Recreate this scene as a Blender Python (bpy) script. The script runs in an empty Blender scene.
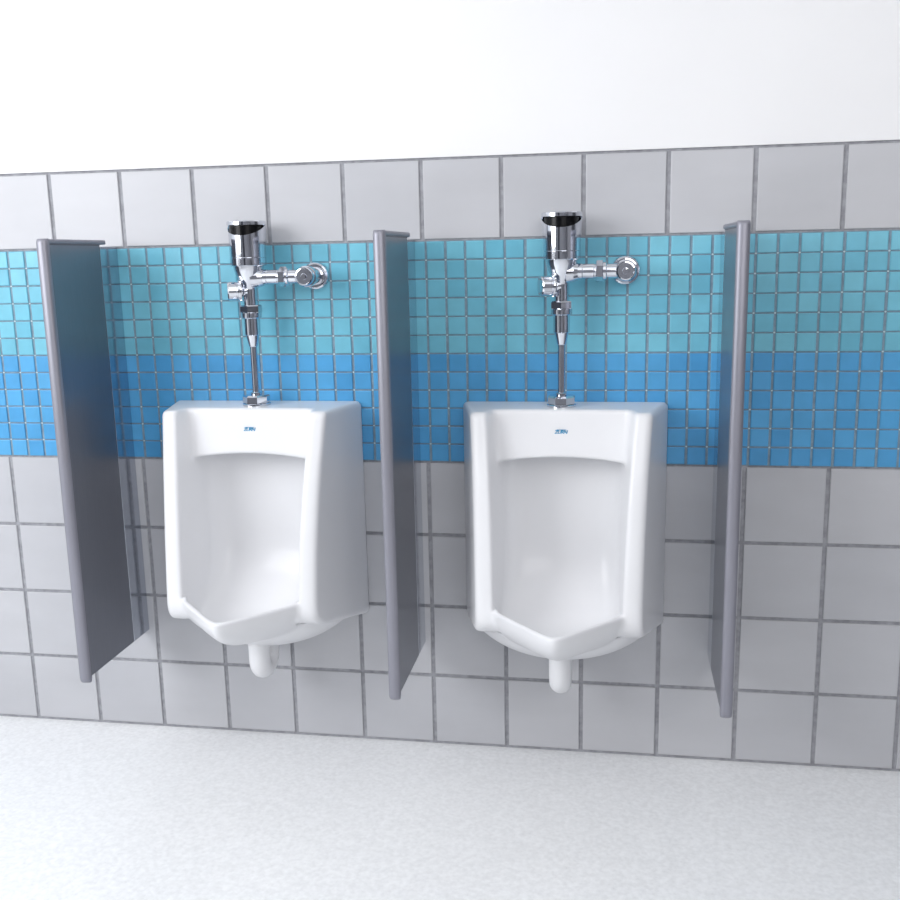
import bpy, bmesh, math, random
import numpy as np
from mathutils import Vector, Matrix

S = bpy.context.scene
COL = S.collection
PI = math.pi

# ------------------------------------------------------------------ camera
CAM = Vector((1.73357, -2.54685, 0.54470))
F_PX, YAW, PITCH, ROLL = 980.826, -0.1690114, -0.1957088, -0.0213501
fw = Vector((math.sin(YAW)*math.cos(PITCH), math.cos(YAW)*math.cos(PITCH), math.sin(PITCH)))
rt = fw.cross(Vector((0, 0, 1))).normalized(); up = rt.cross(fw)
r2 = rt*math.cos(ROLL) + up*math.sin(ROLL); u2 = up*math.cos(ROLL) - rt*math.sin(ROLL)
cam_data = bpy.data.cameras.new('camera'); cam = bpy.data.objects.new('camera', cam_data); COL.objects.link(cam)
m = Matrix((r2, u2, -fw)).transposed().to_4x4(); m.translation = CAM
cam.matrix_world = m
cam_data.sensor_width = 36; cam_data.lens = 36*F_PX/900; cam_data.clip_start = 0.05
S.camera = cam

# ------------------------------------------------------------------ world, exposure, lamps
w = bpy.data.worlds.new('world'); S.world = w; w.use_nodes = True
w.node_tree.nodes['Background'].inputs[0].default_value = (0.75, 0.82, 1.0, 1)
w.node_tree.nodes['Background'].inputs[1].default_value = 0.5
S.view_settings.view_transform = 'Standard'; S.view_settings.look = 'None'
S.view_settings.gamma = 1; S.view_settings.use_curve_mapping = False
S.view_settings.exposure = 0.14

def area(name, loc, target, sx, sy, power, col):
    L = bpy.data.lights.new(name, 'AREA'); L.shape = 'RECTANGLE'; L.size = sx; L.size_y = sy
    L.energy = power; L.color = col
    o = bpy.data.objects.new(name, L); COL.objects.link(o); o.location = loc
    o.rotation_euler = (Vector(target)-Vector(loc)).to_track_quat('-Z', 'Y').to_euler()
    return o
area('left_key_light', (-1.1, -2.5, 1.25), (1.0, 0, 0.0), 1.7, 1.4, 52, (0.97, 0.98, 1.0))  # free-standing key light, set by the shadow direction; no window there
area('right_front_fill', (2.7, -3.7, 1.45), (1.5, 0, -0.3), 2.0, 1.2, 27, (1.0, 0.98, 0.97))  # unseen fill added from the camera side to lift the divider shadows
area('overhead_soft_fill', (1.2, -2.3, 1.84), (1.2, -2.25, -0.8), 5.2, 2.6, 31, (0.98, 0.98, 1.0))  # unseen broad fill under the ceiling, added for ambient light and soft reflections

# ------------------------------------------------------------------ materials
def mat(name, col, rough=0.5, metal=0.0, coat=0.0, ior=1.5, spec=0.5):
    mt = bpy.data.materials.new(name); mt.use_nodes = True
    b = mt.node_tree.nodes['Principled BSDF']
    b.inputs['Base Color'].default_value = (*col, 1)
    b.inputs['Roughness'].default_value = rough; b.inputs['Metallic'].default_value = metal
    b.inputs['IOR'].default_value = ior; b.inputs['Coat Weight'].default_value = coat
    b.inputs['Coat Roughness'].default_value = 0.05
    b.inputs['Specular IOR Level'].default_value = spec
    return mt
def nodes(mt): return mt.node_tree.nodes, mt.node_tree.links, mt.node_tree.nodes['Principled BSDF']
def add_noise(mt, scale, amount, bump=0.0, stretch=(1, 1, 1), rough_amt=0.0, detail=4):
    """procedural mottling of the base colour, optional bump and roughness"""
    N, L, b = nodes(mt)
    tc = N.new('ShaderNodeTexCoord'); mp = N.new('ShaderNodeMapping'); mp.inputs['Scale'].default_value = stretch
    nz = N.new('ShaderNodeTexNoise'); nz.inputs['Scale'].default_value = scale; nz.inputs['Detail'].default_value = detail
    L.new(tc.outputs['Object'], mp.inputs[0]); L.new(mp.outputs[0], nz.inputs['Vector'])
    base = b.inputs['Base Color'].default_value[:3]
    src = b.inputs['Base Color'].links[0].from_socket if b.inputs['Base Color'].links else None
    mx = N.new('ShaderNodeMix'); mx.data_type = 'RGBA'; mx.blend_type = 'MULTIPLY'
    mr = N.new('ShaderNodeMapRange'); mr.inputs[1].default_value = .3; mr.inputs[2].default_value = .7
    mr.inputs[3].default_value = 1-amount; mr.inputs[4].default_value = 1+amount*.4
    L.new(nz.outputs[0], mr.inputs[0]); mx.inputs[0].default_value = 1
    if src: L.new(src, mx.inputs[6])
    else: mx.inputs[6].default_value = (*base, 1)
    L.new(mr.outputs[0], mx.inputs[7]); L.new(mx.outputs[2], b.inputs['Base Color'])
    if bump:
        bp = N.new('ShaderNodeBump'); bp.inputs['Strength'].default_value = bump; bp.inputs['Distance'].default_value = .002
        L.new(nz.outputs[0], bp.inputs['Height']); L.new(bp.outputs[0], b.inputs['Normal'])
    if rough_amt:
        r0 = b.inputs['Roughness'].default_value
        m2 = N.new('ShaderNodeMapRange'); m2.inputs[3].default_value = r0-rough_amt; m2.inputs[4].default_value = r0+rough_amt
        L.new(nz.outputs[0], m2.inputs[0]); L.new(m2.outputs[0], b.inputs['Roughness'])
    return mt
def island_tint(mt, ca, cb):
    """each tile takes its own shade between two glazes"""
    N, L, b = nodes(mt)
    g = N.new('ShaderNodeNewGeometry'); r = N.new('ShaderNodeValToRGB')
    r.color_ramp.elements[0].color = (*ca, 1); r.color_ramp.elements[1].color = (*cb, 1)
    L.new(g.outputs['Random Per Island'], r.inputs[0]); L.new(r.outputs[0], b.inputs['Base Color'])
    return mt

M = {}
M['tile'] = add_noise(island_tint(mat('glazed_grey_tile', (.5,.5,.53), .38), (.515, .522, .552), (.555, .560, .587)), 3.0, .05, .05, (1, 1, 3))
M['teal'] = add_noise(island_tint(mat('teal_mosaic', (.1,.4,.5), .3), (.150, .480, .635), (.200, .560, .700)), 14, .10, .04)
M['blue'] = add_noise(island_tint(mat('blue_mosaic', (.05,.3,.6), .3), (.075, .345, .670), (.105, .415, .745)), 14, .10, .04)
M['grout'] = add_noise(mat('grey_grout', (.36, .365, .395), .9), 60, .25, .3)
M['grout2'] = add_noise(mat('mosaic_grout', (.23, .33, .41), .8), 60, .2, .2)
M['dot'] = mat('mesh_dot', (.55, .68, .72), .5)
M['paint'] = add_noise(mat('white_wall_paint', (.90, .90, .91), .6), 2.0, .02, .02)
M['floor'] = add_noise(mat('pale_terrazzo', (.90, .91, .92), .3), 90, .10, .0, rough_amt=.05)
M['porcelain'] = add_noise(mat('white_porcelain', (.82, .825, .845), .34, coat=.22, ior=1.5, spec=.25), 2.0, .012)
M['chrome'] = add_noise(mat('polished_chrome', (.70, .72, .77), .05, 1.0), 6, .02, rough_amt=.015)
M['black'] = mat('black_sensor_plastic', (.004, .004, .005), .2, spec=.2)
M['logo'] = mat('blue_print', (.06, .30, .52), .4)
M['panel'] = add_noise(mat('slate_metallic_laminate', (.23, .24, .275), .30, .80), 250, .04, .0, (1, 1, .05), rough_amt=.03)
M['stile'] = add_noise(mat('satin_grey_aluminium', (.29, .29, .335), .42, .5), 200, .05, .0, (1, 1, .02), rough_amt=.03)
M['trimdark'] = mat('dark_joint_trim', (.10, .10, .12), .4, .5)
M['channel'] = add_noise(mat('polished_steel_channel', (.55, .58, .64), .13, 1.0), 40, .05)
M['ceil'] = add_noise(mat('ceiling_board', (.8, .8, .8), .8), 40, .04)
M['dark_slab'] = add_noise(mat('dark_door_paint', (.03, .03, .04), .4), 5, .05)  # for the added slabs mirrored in the chrome
M['backwall'] = add_noise(mat('grey_back_wall', (.26, .26, .28), .6), 3, .05)

# ------------------------------------------------------------------ mesh helpers
def link(name, me, m_, parent=None, smooth=True, sharp=9):
    if isinstance(me, bmesh.types.BMesh):
        bm = me; me = bpy.data.meshes.new(name); bmesh.ops.recalc_face_normals(bm, faces=bm.faces); bm.to_mesh(me); bm.free()
    o = bpy.data.objects.new(name, me); COL.objects.link(o)
    if not isinstance(m_, (list, tuple)): m_ = [m_]
    for k in m_: me.materials.append(k)
    if smooth:
        me.shade_smooth()
        try: me.set_sharp_from_angle(angle=math.radians(sharp))
        except Exception: pass
    if parent: o.parent = parent
    return o
def struct(name, bm, m_, smooth=False):
    o = link(name, bm, m_, None, smooth); o['kind'] = 'structure'; return o
def thing(name, loc, label, cat, group=None):
    o = bpy.data.objects.new(name, None); COL.objects.link(o); o.location = loc
    o.empty_display_size = .05; o['label'] = label; o['category'] = cat
    if group: o['group'] = group
    return o
def dup(root, loc, label):
    r = root.copy(); COL.objects.link(r); r.location = loc; r['label'] = label
    for ch in list(root.children):
        c = ch.copy(); COL.objects.link(c); c.parent = r
        for g in list(ch.children):
            d = g.copy(); COL.objects.link(d); d.parent = c
    return r
def box(bm, a, b, bevel=0.0, seg=2):
    x0, y0, z0 = a; x1, y1, z1 = b
    vs = [bm.verts.new(p) for p in ((x0,y0,z0),(x1,y0,z0),(x1,y1,z0),(x0,y1,z0),(x0,y0,z1),(x1,y0,z1),(x1,y1,z1),(x0,y1,z1))]
    fs = [bm.faces.new([vs[i] for i in q]) for q in ((3,2,1,0),(4,5,6,7),(0,1,5,4),(1,2,6,5),(2,3,7,6),(3,0,4,7))]
    if bevel:
        es = list({e for f in fs for e in f.edges})
        bmesh.ops.bevel(bm, geom=es, offset=bevel, segments=seg, affect='EDGES', profile=.5)
def lathe(bm, prof, axis='Z', origin=(0, 0, 0), n=64, sides=None):
    """prof: list of (radius, height along the axis); closed with caps"""
    n = sides or n
    O = Vector(origin)
    def P(r, h, a):
        c, s = r*math.cos(a), r*math.sin(a)
        return O + {'Z': Vector((c, s, h)), 'X': Vector((h, c, s)), 'Y': Vector((c, h, s))}[axis]
    rings = [[bm.verts.new(P(r, h, 2*PI*(k+.5)/n)) for k in range(n)] for r, h in prof]
    for A, B in zip(rings, rings[1:]):
        for k in range(n): bm.faces.new((A[k], A[(k+1) % n], B[(k+1) % n], B[k]))
    bm.faces.new(rings[0]); bm.faces.new(rings[-1][::-1])
def tube(bm, pts, rad, n=32):
    pts = [Vector(p) for p in pts]; rings = []
    rads = rad if isinstance(rad, (list, tuple)) else [rad]*len(pts)
    ref = Vector((1, 0, 0))
    for i, p in enumerate(pts):
        t = (pts[min(i+1, len(pts)-1)] - pts[max(i-1, 0)]).normalized()
        u = (ref - t*ref.dot(t))
        u = u.normalized() if u.length > 1e-4 else Vector((0, 0, 1))
        v = t.cross(u)
        rings.append([bm.verts.new(p + rads[i]*(u*math.cos(2*PI*k/n)+v*math.sin(2*PI*k/n))) for k in range(n)])
    for A, B in zip(rings, rings[1:]):
        for k in range(n): bm.faces.new((A[k], A[(k+1) % n], B[(k+1) % n], B[k]))
    bm.faces.new(rings[0][::-1]); bm.faces.new(rings[-1])

# ------------------------------------------------------------------ the room
PX, PZ = 0.2064, 0.20551          # pitch of the big tiles
X0, X1 = -9*PX, 21*PX             # side walls
Z0, Z1 = -4*PZ-.004, 1.87         # floor and ceiling
YB = -4.3
BAND = 2.82277*PX                 # height of the mosaic band
MZ = BAND/12; MX = PX/4

def tiles(name, rects, m_, back=.0045, soft=.0022):
    vs, fs = [], []
    for x0, z0, x1, z1, dy in rects:
        b = len(vs)
        for ins, y in ((0, back+.001), (0, soft*.9), (soft*.3, soft*.3), (soft, 0)):
            vs += [(x0+ins, y+dy, z0+ins), (x1-ins, y+dy, z0+ins), (x1-ins, y+dy, z1-ins), (x0+ins, y+dy, z1-ins)]
        for k in range(3):
            for j in range(4):
                a = b+4*k+j; c = b+4*k+(j+1) % 4
                fs.append((a, c, c+4, a+4))
        fs.append((b+12, b+13, b+14, b+15))
    return vs, fs
rnd = random.Random(4)
allv, allf, allm = [], [], []
def addset(vf, mi):
    b = len(allv); allv.extend(vf[0])
    for f in vf[1]: allf.append(tuple(i+b for i in f)); allm.append(mi)
R = []
gx, gz = .0105/2, .0092/2
rows = [(-PZ*(k+1), -PZ*k) for k in range(4)] + [(BAND, BAND+PZ)]
for (za, zb) in rows:
    for k in range(30):
        xa = X0+k*PX
        R.append((xa+gx, za+gz, xa+PX-gx, zb-gz, rnd.uniform(0, .0006)))
addset(tiles('tile', R, None), 0)
for mi, rr in ((1, range(6, 12)), (2, range(0, 6))):
    R = []
    for r in rr:
        for k in range(120):
            xa = X0 + (k+.15)*MX if k < 119 else X0+k*MX+.15*MX
            xb = min(xa+MX-.0031, X1)
            jx, jz = rnd.uniform(-.0006, .0006), rnd.uniform(-.0005, .0005)
            R.append((xa+.0031+jx, r*MZ+.0018+jz, xb+jx, (r+1)*MZ-.0018+jz, rnd.uniform(0, .0006)))
    addset(tiles('m', R, None, soft=.0022), mi)
# small pale mesh dots left in the grout where four mosaic tiles meet
for r in range(1, 12):
    for k in range(121):
        x, z = X0+(k+.15)*MX, r*MZ
        b = len(allv)
        n = 8
        allv.extend([(x+.0026*math.cos(2*PI*j/n), .0022, z+.0022*math.sin(2*PI*j/n)) for j in range(n)])
        allf.append(tuple(b+j for j in range(n))); allm.append(5)
def quadbox(a, b, mi):
    bs = len(allv); x0, y0, z0 = a; x1, y1, z1 = b
    allv.extend([(x0,y0,z0),(x1,y0,z0),(x1,y1,z0),(x0,y1,z0),(x0,y0,z1),(x1,y0,z1),(x1,y1,z1),(x0,y1,z1)])
    for q in ((3,2,1,0),(4,5,6,7),(0,1,5,4),(1,2,6,5),(2,3,7,6),(3,0,4,7)):
        allf.append(tuple(bs+i for i in q)); allm.append(mi)
quadbox((X0, .0045, Z0), (X1, .12, 0), 3)
quadbox((X0, .0032, 0), (X1, .12, BAND), 4)
quadbox((X0, .0045, BAND), (X1, .12, BAND+PZ+.002), 3)
quadbox((X0, -.0005, BAND+PZ+.002), (X1, .12, Z1), 6)
me = bpy.data.meshes.new('wall_front'); me.from_pydata(allv, [], allf)
for k in ('tile', 'teal', 'blue', 'grout', 'grout2', 'dot', 'paint'): me.materials.append(M[k])
me.polygons.foreach_set('material_index', allm); me.update()
bm = bmesh.new(); bm.from_mesh(me); bmesh.ops.recalc_face_normals(bm, faces=bm.faces)
for f in bm.faces:
    if f.material_index == 5 and f.normal.y > 0: f.normal_flip()
bm.to_mesh(me); bm.free()
wf = bpy.data.objects.new('wall_front', me); COL.objects.link(wf); wf['kind'] = 'structure'

for nm, a, b, k in (('floor', (X0, YB, Z0-.1), (X1, .12, Z0), 'floor'), ('ceiling', (X0, YB, Z1), (X1, .12, Z1+.1), 'ceil'),
                    ('wall_left', (X0-.1, YB, Z0), (X0, .12, Z1), 'paint'), ('wall_right', (X1, YB, Z0), (X1+.1, .12, Z1), 'backwall'),
                    ('wall_back', (X0, YB-.1, Z0), (X1, YB, Z1), 'backwall')):
    bm = bmesh.new(); box(bm, a, b); struct(nm, bm, M[k])
# unseen dark slabs, added so the chrome reflects dark stripes
for i, (a, b) in enumerate((((.15, YB, Z0), (.95, YB+.04, Z0+2.0)), ((X1-.04, -1.35, Z0), (X1, -.35, Z0+2.1)))):
    bm = bmesh.new(); box(bm, a, b, .004); struct('dark_slab_%d' % (i+1), bm, M['dark_slab'])

# ------------------------------------------------------------------ urinal: porcelain body as one continuous surface
def smax(a, b, k):
    h = np.clip(.5+.5*(a-b)/k, 0, 1); return b+(a-b)*h + k*h*(1-h)
def smin(a, b, k): return -smax(-a, -b, k)
FZ = [-.60, -.45, -.33, -.29, -.21, -.12, -.03, .056, .12, .165, .30]
FF = [.300, .297, .292, .288, .278, .263, .247, .224, .206, .195, .170]
HW = [.198, .198, .198, .198, .198, .201, .204, .210, .213, .216, .222]
HI = [.156, .156, .156, .156, .158, .162, .167, .173, .178, .182, .186]
PF, PW, PI_ = (np.polyfit(FZ[1:-1], t, 3) for t in (FF[1:-1], HW[1:-1], HI[1:-1]))   # smooth tapers
def body_field(x, d, z):
    ax = np.abs(x)
    zc = np.clip(z, -.52, .2)
    F, hw, hi = np.polyval(PF, zc), np.polyval(PW, zc), np.polyval(PI_, zc)
    flank = (ax - (.264-(.264-hw)*(d/F)))*.96
    front = d-F
    s = smax(flank-.002, front-.002, .022)
    s = smax(s, z-.165, .016)
    pq, qq, r = front+.055, (-.440+.24*d)-z+.055, .055                # rounded toe of the wings
    toe = np.sqrt(np.maximum(pq, 0)**2+np.maximum(qq, 0)**2)+np.minimum(np.maximum(pq, qq), 0)-r
    s = smax(s, toe, .018)
    # belly under the bowl
    q = np.sqrt((x/.262)**2+((d-.07)/.215)**2+((z+.33)/.168)**2)
    belly = (q-1)*.165
    belly = smax(smax(belly, z+.30, .02), flank+.006, .02)
    s = smin(s, belly, .012)
    # prow shaped lip
    sx = np.sqrt(ax**2+.020**2)
    V = .744*sx+.668*d-.3120
    h = np.clip(-.309-z, 0, .139)
    e = 1-np.sqrt(1-(h/.141)**2)
    hull = smax(V+.24*e, ax-(.166-.15*e), .025)
    hull = smax(hull, z+.309, .005)
    hull = smax(hull, -(z+.447), .02)
    s = smin(s, hull, .012)
    # the bowl
    S_ = hi-(hi-.143)*np.clip((F-d)/(F-.05), -.4, 1.2)
    side = (ax-S_)*.93
    t = np.clip((-.17-z)/.262, 0, .985)
    B = .05+.27*(1-np.sqrt(1-t*t)) - .010+ .9*x**2
    cav = smax(side, B-d, .050)
    arch = z-(.047-.55*x**2 + .10*np.clip(.14-d, 0, .2))
    back_ = smax(cav, arch, .014)
    head_ = smax(smax(side, (.139+.13*(.165-z))-d, .018), .005-z, .006)
    up_ = np.maximum(np.maximum(smin(back_, head_, .010), side), -.309-z)
    lo = smax(cav, V+.0135+.24*e, .02)
    lo = smax(lo, -(z+.405), .05)
    lo = smax(lo, z+.30, .001)
    c = np.minimum(up_, lo)
    s = smax(s, -c, .011)
    # drain slots between wing and lip
    slot = np.sqrt(np.maximum(np.abs(ax-.152)-.007, 0)**2+np.maximum(np.abs(d-.250)-.014, 0)**2+(z+.378)**2)-.0060
    s = np.maximum(s, -slot)
    return np.maximum(s, .0005-d)

def surface_net(field, lo, hi, h):
    ax = [np.arange(l, u+h, h) for l, u in zip(lo, hi)]
    X, D, Z = np.meshgrid(*ax, indexing='ij')
    v = field(X, D, Z)
    ins = v < 0
    n = np.array(v.shape)-1
    acc = np.zeros((*n, 3)); cnt = np.zeros(n)
    corner = [(i, j, k) for i in (0, 1) for j in (0, 1) for k in (0, 1)]
    sl = lambda c: tuple(slice(c[a], c[a]+n[a]) for a in range(3))
    for a in corner:
        for b in corner:
            if a < b and sum(abs(p-q) for p, q in zip(a, b)) == 1:
                va, vb = v[sl(a)], v[sl(b)]
                cr = (va < 0) != (vb < 0)
                t = np.where(cr, va/np.where(cr, va-vb, 1), 0)
                for q in range(3): acc[..., q] += np.where(cr, a[q]+t*(b[q]-a[q]), 0)
                cnt += cr
    act = cnt > 0
    idx = -np.ones(n, int); idx[act] = np.arange(act.sum())
    ijk = np.argwhere(act)
    P = (ijk+acc[act]/cnt[act][:, None])*h+np.array(lo)
    # pull every vertex on to the surface
    for _ in range(3):
        f0 = field(*P.T); g = np.stack([(field(*(P+np.eye(3)[q]*1e-4).T)-f0)/1e-4 for q in range(3)], 1)
        st = -f0[:, None]*g/np.maximum((g**2).sum(1), .2)[:, None]
        P = P+np.clip(st, -h*.5, h*.5)
    faces = []
    for q in range(3):
        o1, o2 = [r for r in range(3) if r != q]
        a = [slice(0, None)]*3; b = [slice(0, None)]*3
        a[q] = slice(0, -1); b[q] = slice(1, None)
        cr = ins[tuple(a)] != ins[tuple(b)]
        e = np.argwhere(cr)
        e = e[(e[:, o1] > 0) & (e[:, o2] > 0) & (e[:, o1] < n[o1]) & (e[:, o2] < n[o2])]
        i0 = e.copy(); i1 = e.copy(); i1[:, o1] -= 1; i2 = i1.copy(); i2[:, o2] -= 1; i3 = e.copy(); i3[:, o2] -= 1
        Q = np.stack([idx[tuple(i.T)] for i in (i0, i1, i2, i3)], 1)
        flip = ins[tuple(e.T)] == (q != 1)
        Q[flip] = Q[flip][:, ::-1]
        faces.append(Q)
    return P, np.concatenate(faces)

P_, Q_ = surface_net(body_field, (-.280, -.008, -.512), (.280, .482, .178), .0042)
P_ = P_*np.array([1, -1, 1])            # depth points out of the wall, towards -Y
me = bpy.data.meshes.new('porcelain_body'); me.from_pydata(P_.tolist(), [], Q_.tolist()); me.update()
bm = bmesh.new(); bm.from_mesh(me); bmesh.ops.recalc_face_normals(bm, faces=bm.faces); bm.to_mesh(me); bm.free()
ZU = -.582                               # base of the urinal (underside of the trap)
me.transform(Matrix.Translation((0, 0, -ZU)))

ur = thing('urinal', (.7935, 0, ZU), 'white porcelain wall urinal in the left stall, next to the wide slate panel', 'urinal', 'porcelain urinals on the wall')
body = link('porcelain_body', me, M['porcelain'], ur, smooth=False); me.shade_smooth()
bm = bmesh.new()
path = [(0, -.172, -.40), (0, -.172, -.45), (0, -.172, -.518)] + \
       [(0, -.137-.035*math.cos(a), -.518-.035*math.sin(a)) for a in [PI*k/10 for k in range(1, 10)]] + \
       [(0, -.102, -.518), (0, -.102, -.45)]
tube(bm, [(p[0], p[1], p[2]-ZU) for p in path], .0285)
trap = link('trap_bend', bm, M['porcelain'], ur, sharp=60)
bm = bmesh.new(); lathe(bm, [(.030, -.45-ZU), (.0315, -.453-ZU), (.0315, -.466-ZU), (.030, -.469-ZU)], origin=(0, -.172, 0))
link('trap_collar', bm, M['porcelain'], trap)

# maker's mark printed on the header: four blue letters between two thin bars
cu = bpy.data.curves.new('mark', 'FONT'); cu.body = 'ZURN'; cu.size = .0125; cu.align_x = 'CENTER'; cu.align_y = 'CENTER'
cu.extrude = .0008; cu.offset = .00035; cu.shear = .25; cu.space_character = .86
tmp = bpy.data.objects.new('mark', cu); COL.objects.link(tmp)
bpy.context.view_layer.update()
lm = bpy.data.meshes.new_from_object(tmp.evaluated_get(bpy.context.evaluated_depsgraph_get()))
bpy.data.objects.remove(tmp)
bm = bmesh.new(); bm.from_mesh(lm)
for s in (-1, 1): box(bm, (-.0115+.0016*s, .0062*s-.0006, -.0008), (.0115+.0016*s, .0062*s+.0006, .0008))
hd_d = .139+.13*(.165-.110)
tilt = math.atan(.13)
bm.transform(Matrix.Translation((0, -hd_d-.0002, .110-ZU)) @ Matrix.Rotation(PI/2+0*tilt, 4, 'X') @ Matrix.Rotation(-tilt*-1, 4, 'X') )
lg = link('printed_logo', bm, M['logo'], body, smooth=False); lg['label'] = 'small blue ZURN mark printed on the header'
dup(ur, (1.603, 0, ZU), 'white porcelain wall urinal in the right stall, next to the rightmost divider')

# ------------------------------------------------------------------ flush valve
ZV = .163
fv = thing('flush_valve', (.7935, -.08, ZV), 'chrome sensor flush valve above the left urinal', 'flush valve', 'chrome flush valves')
def vz(z): return z-ZV
def part(name, profs, m_=None, parent=None, label=None):
    bm = bmesh.new()
    for pr in profs: lathe(bm, **pr)
    o = link(name, bm, m_ or M['chrome'], parent or fv)
    if label: o['label'] = label
    return o
Zp = lambda L: [(r, vz(z)) for r, z in L]
part('spud_flange', [dict(prof=Zp([(.030, .1635), (.037, .165), (.037, .170), (.034, .172)])),
                     dict(prof=Zp([(.030, .170), (.036, .173), (.036, .189), (.031, .193)]), sides=8),
                     dict(prof=Zp([(.014, .190), (.014, .199), (.011, .201)]))])
part('flush_pipe', [dict(prof=Zp([(.0095, .175), (.0095, .335)]))])
part('vacuum_breaker', [dict(prof=Zp([(.0100, .320), (.0115, .322), (.0185, .350), (.0205, .352), (.0205, .402), (.0195, .404)]))])
part('coupling_nut', [dict(prof=Zp([(.0235, .394), (.0265, .397), (.0265, .409), (.024, .411)])),
                      dict(prof=Zp([(.026, .408), (.0285, .411), (.0285, .426), (.026, .429)]), sides=6)])
part('valve_body', [dict(prof=Zp([(.0188, .42), (.0188, .470), (.0205, .478), (.0270, .490), (.0340, .505), (.0385, .520), (.0405, .533), (.034, .535)]))])
stub = part('side_stub', [dict(prof=[(.016, .0), (.016, -.034)], axis='X', origin=(0, -.004, vz(.466)))])
bm = bmesh.new()
lathe(bm, [(.016, -.014), (.0275, -.017), (.0280, -.021), (.0275, -.025), (.0235, -.026), (.0235, -.029), (.0245, -.030), (.0245, -.049), (.0220, -.052), (.009, -.053)], axis='X')
bm.transform(Matrix.Translation((-.004, -.006, vz(.466))) @ Matrix.Rotation(math.radians(24), 4, 'Z'))
link('override_knob', bm, M['chrome'], stub)
# sensor head: barrel with a scooped front, black window under the lid
bm = bmesh.new(); n = 64; rings = []
def ztop(c): return .631-.0250*max(0, c)**.85
for lev in range(7):
    ring = []
    for k in range(n):
        a = 2*PI*k/n; c = -math.sin(a)          # c = 1 faces the viewer side (-Y)
        zt = ztop(c)
        z = [.529, .531, .549, .5495, .551, None, None][lev]
        r = [.0445, .0465, .0465, .0455, .0465, None, None][lev]
        if lev == 5: z = .575; r = .0465
        if lev == 6: z = zt; r = .0465+.0035*((zt-.606)/.0250)**2
        ring.append(bm.verts.new((r*math.cos(a), r*math.sin(a), vz(z))))
    rings.append(ring)
for A, B in zip(rings, rings[1:]):
    for k in range(n): bm.faces.new((A[k], A[(k+1) % n], B[(k+1) % n], B[k]))
inner = [bm.verts.new((.043*math.cos(2*PI*k/n), .043*math.sin(2*PI*k/n), rings[-1][k].co.z-.0006)) for k in range(n)]
for k in range(n): bm.faces.new((rings[-1][k], rings[-1][(k+1) % n], inner[(k+1) % n], inner[k]))
bm.faces.new(rings[0])
link('sensor_housing', bm, M['chrome'], fv)
part('sensor_window', [dict(prof=Zp([(.0435, .585), (.0435, .6325)]))], M['black'], label='glossy black sensor window under the lid')
part('lid', [dict(prof=Zp([(.047, .6305), (.0500, .632), (.0500, .640), (.0485, .6420), (.044, .6428)]))])
# supply: pipe, nut, stop valve, wall flange
HX = .1555; hz = vz(.4995)
part('supply_pipe', [dict(prof=[(.0200, .0), (.0200, .050), (.0190, .0515), (.0190, .078), (.0180, .080), (.0180, .142)], axis='X', origin=(0, 0, hz)),
                     dict(prof=[(.030, .012), (.0255, .030), (.0212, .040)], axis='X', origin=(0, 0, hz))])
part('supply_nut', [dict(prof=[(.022, .083), (.0262, .085), (.0262, .100), (.023, .102)], axis='X', origin=(0, 0, hz), sides=6),
                    dict(prof=[(.0225, .101), (.0225, .108), (.019, .110)], axis='X', origin=(0, 0, hz))])
stop = part('stop_valve', [dict(prof=[(.0240, .072), (.0240, .010), (.0270, .004), (.0270, -.010), (.0245, -.013)], axis='Y', origin=(HX, 0, hz))])
part('stop_cap', [dict(prof=[(.0215, -.012), (.0240, -.014), (.0240, -.026), (.0225, -.0285), (.0195, -.0290), (.0190, -.0275), (.0080, -.0275), (.0075, -.0290), (.0010, -.0295)], axis='Y', origin=(HX, 0, hz))], parent=stop)
part('wall_flange', [dict(prof=[(.0365, .0795), (.0365, .074), (.0345, .069), (.030, .066), (.026, .0655)], axis='Y', origin=(HX, 0, hz))])
dup(fv, (1.601, -.08, ZV), 'chrome sensor flush valve above the right urinal')

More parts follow.
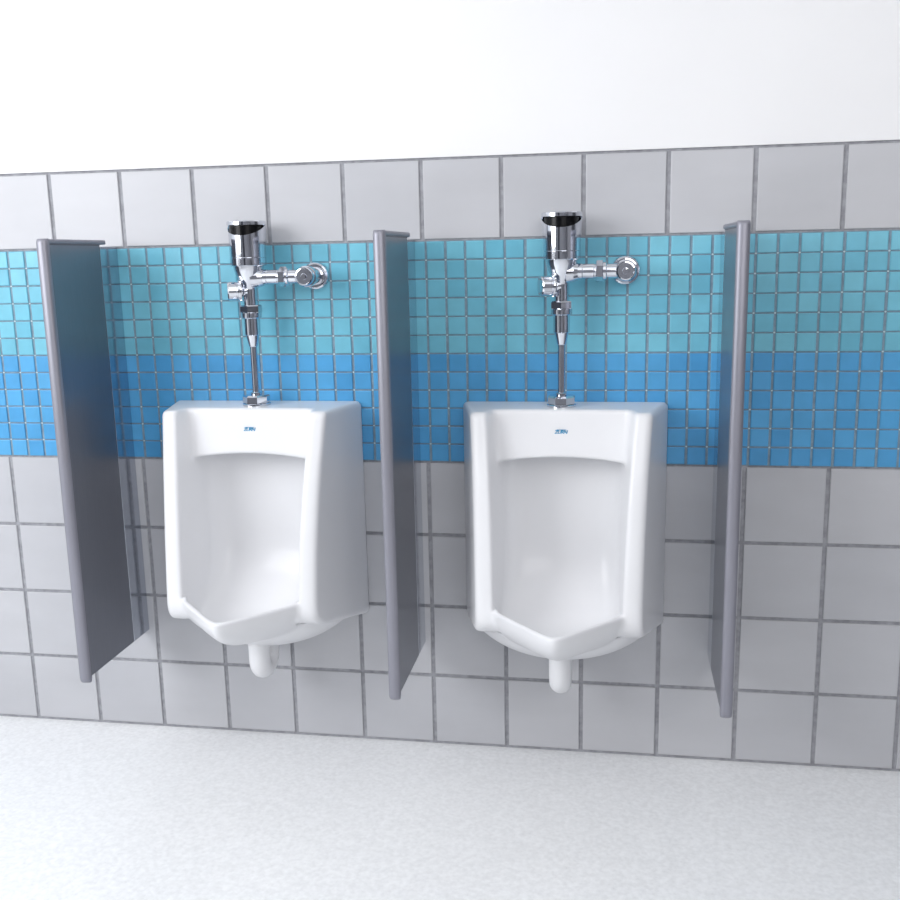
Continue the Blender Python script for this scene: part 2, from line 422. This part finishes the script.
# ------------------------------------------------------------------ stall dividers
ZB, ZT = -.533, .605
H = ZT-ZB
def divider(x, label, depth, side):
    """side: +1 when the visible face looks right; the origin is on the wall at the bottom edge"""
    t = thing('urinal_screen', (x, 0, ZB), label, 'privacy screen', 'grey stall dividers')
    hw = .0130
    bm = bmesh.new(); box(bm, (-hw, -depth, .016), (hw, -.095, H-.012), .001); link('panel', bm, M['panel'], t)
    bm = bmesh.new()
    box(bm, (-hw+.001, -.0955, .016), (hw-.001, -.0925, H-.012)); link('rear_joint', bm, M['trimdark'], t)
    bm = bmesh.new(); box(bm, (-hw, -.093, .016), (hw, .0, H-.019), .0008); link('wall_channel', bm, M['channel'], t)
    # bullnose stile down the front, rounded at its foot and head
    bm = bmesh.new(); n = 20; pw = .0143; prof = []
    prof.append((-pw, -depth+.005)); 
    for k in range(n+1):
        a = PI*k/n; prof.append((-pw*math.cos(a), -depth-.003-.010*math.sin(a)))
    prof.append((pw, -depth+.005))
    rings = []
    zs = [(.0, .35), (.0015, .6), (.005, .82), (.010, .95), (.016, 1), (H-.010, 1), (H-.005, .93), (H-.0015, .75), (H, .5)]
    for z, k in zs:
        yb = -depth+.005
        rings.append([bm.verts.new((px*(.75+.25*k), yb+(py-yb)*k, z)) for px, py in prof])
    for A, B in zip(rings, rings[1:]):
        for k in range(len(prof)): bm.faces.new((A[k], A[(k+1) % len(prof)], B[(k+1) % len(prof)], B[k]))
    bm.faces.new(rings[0]); bm.faces.new(rings[-1])
    link('front_stile', bm, M['stile'], t, sharp=35)
    bm = bmesh.new(); box(bm, (-pw, -depth+.0, H-.013), (pw, -.060, H-.001), .004, 3); link('top_rail', bm, M['stile'], t)
    bm = bmesh.new()
    for s in (-1, 1):
        box(bm, (s*hw-.0006, -depth+.005, .010), (s*hw+.0006, -depth+.0072, H-.012))
        box(bm, (s*hw-.0007, -depth+.005, H-.0155), (s*hw+.0007, -.0945, H-.0128))
    link('edge_seam', bm, M['trimdark'], t)
    return t
divider(.3765, 'wide slate grey stall divider at the left, its broad face fully visible', .336, 1)
divider(1.2050, 'slim grey stall divider standing between the two urinals', .336, 1)
divider(1.9995, 'grey stall divider at the right, seen mostly as its rounded front edge', .336, -1)
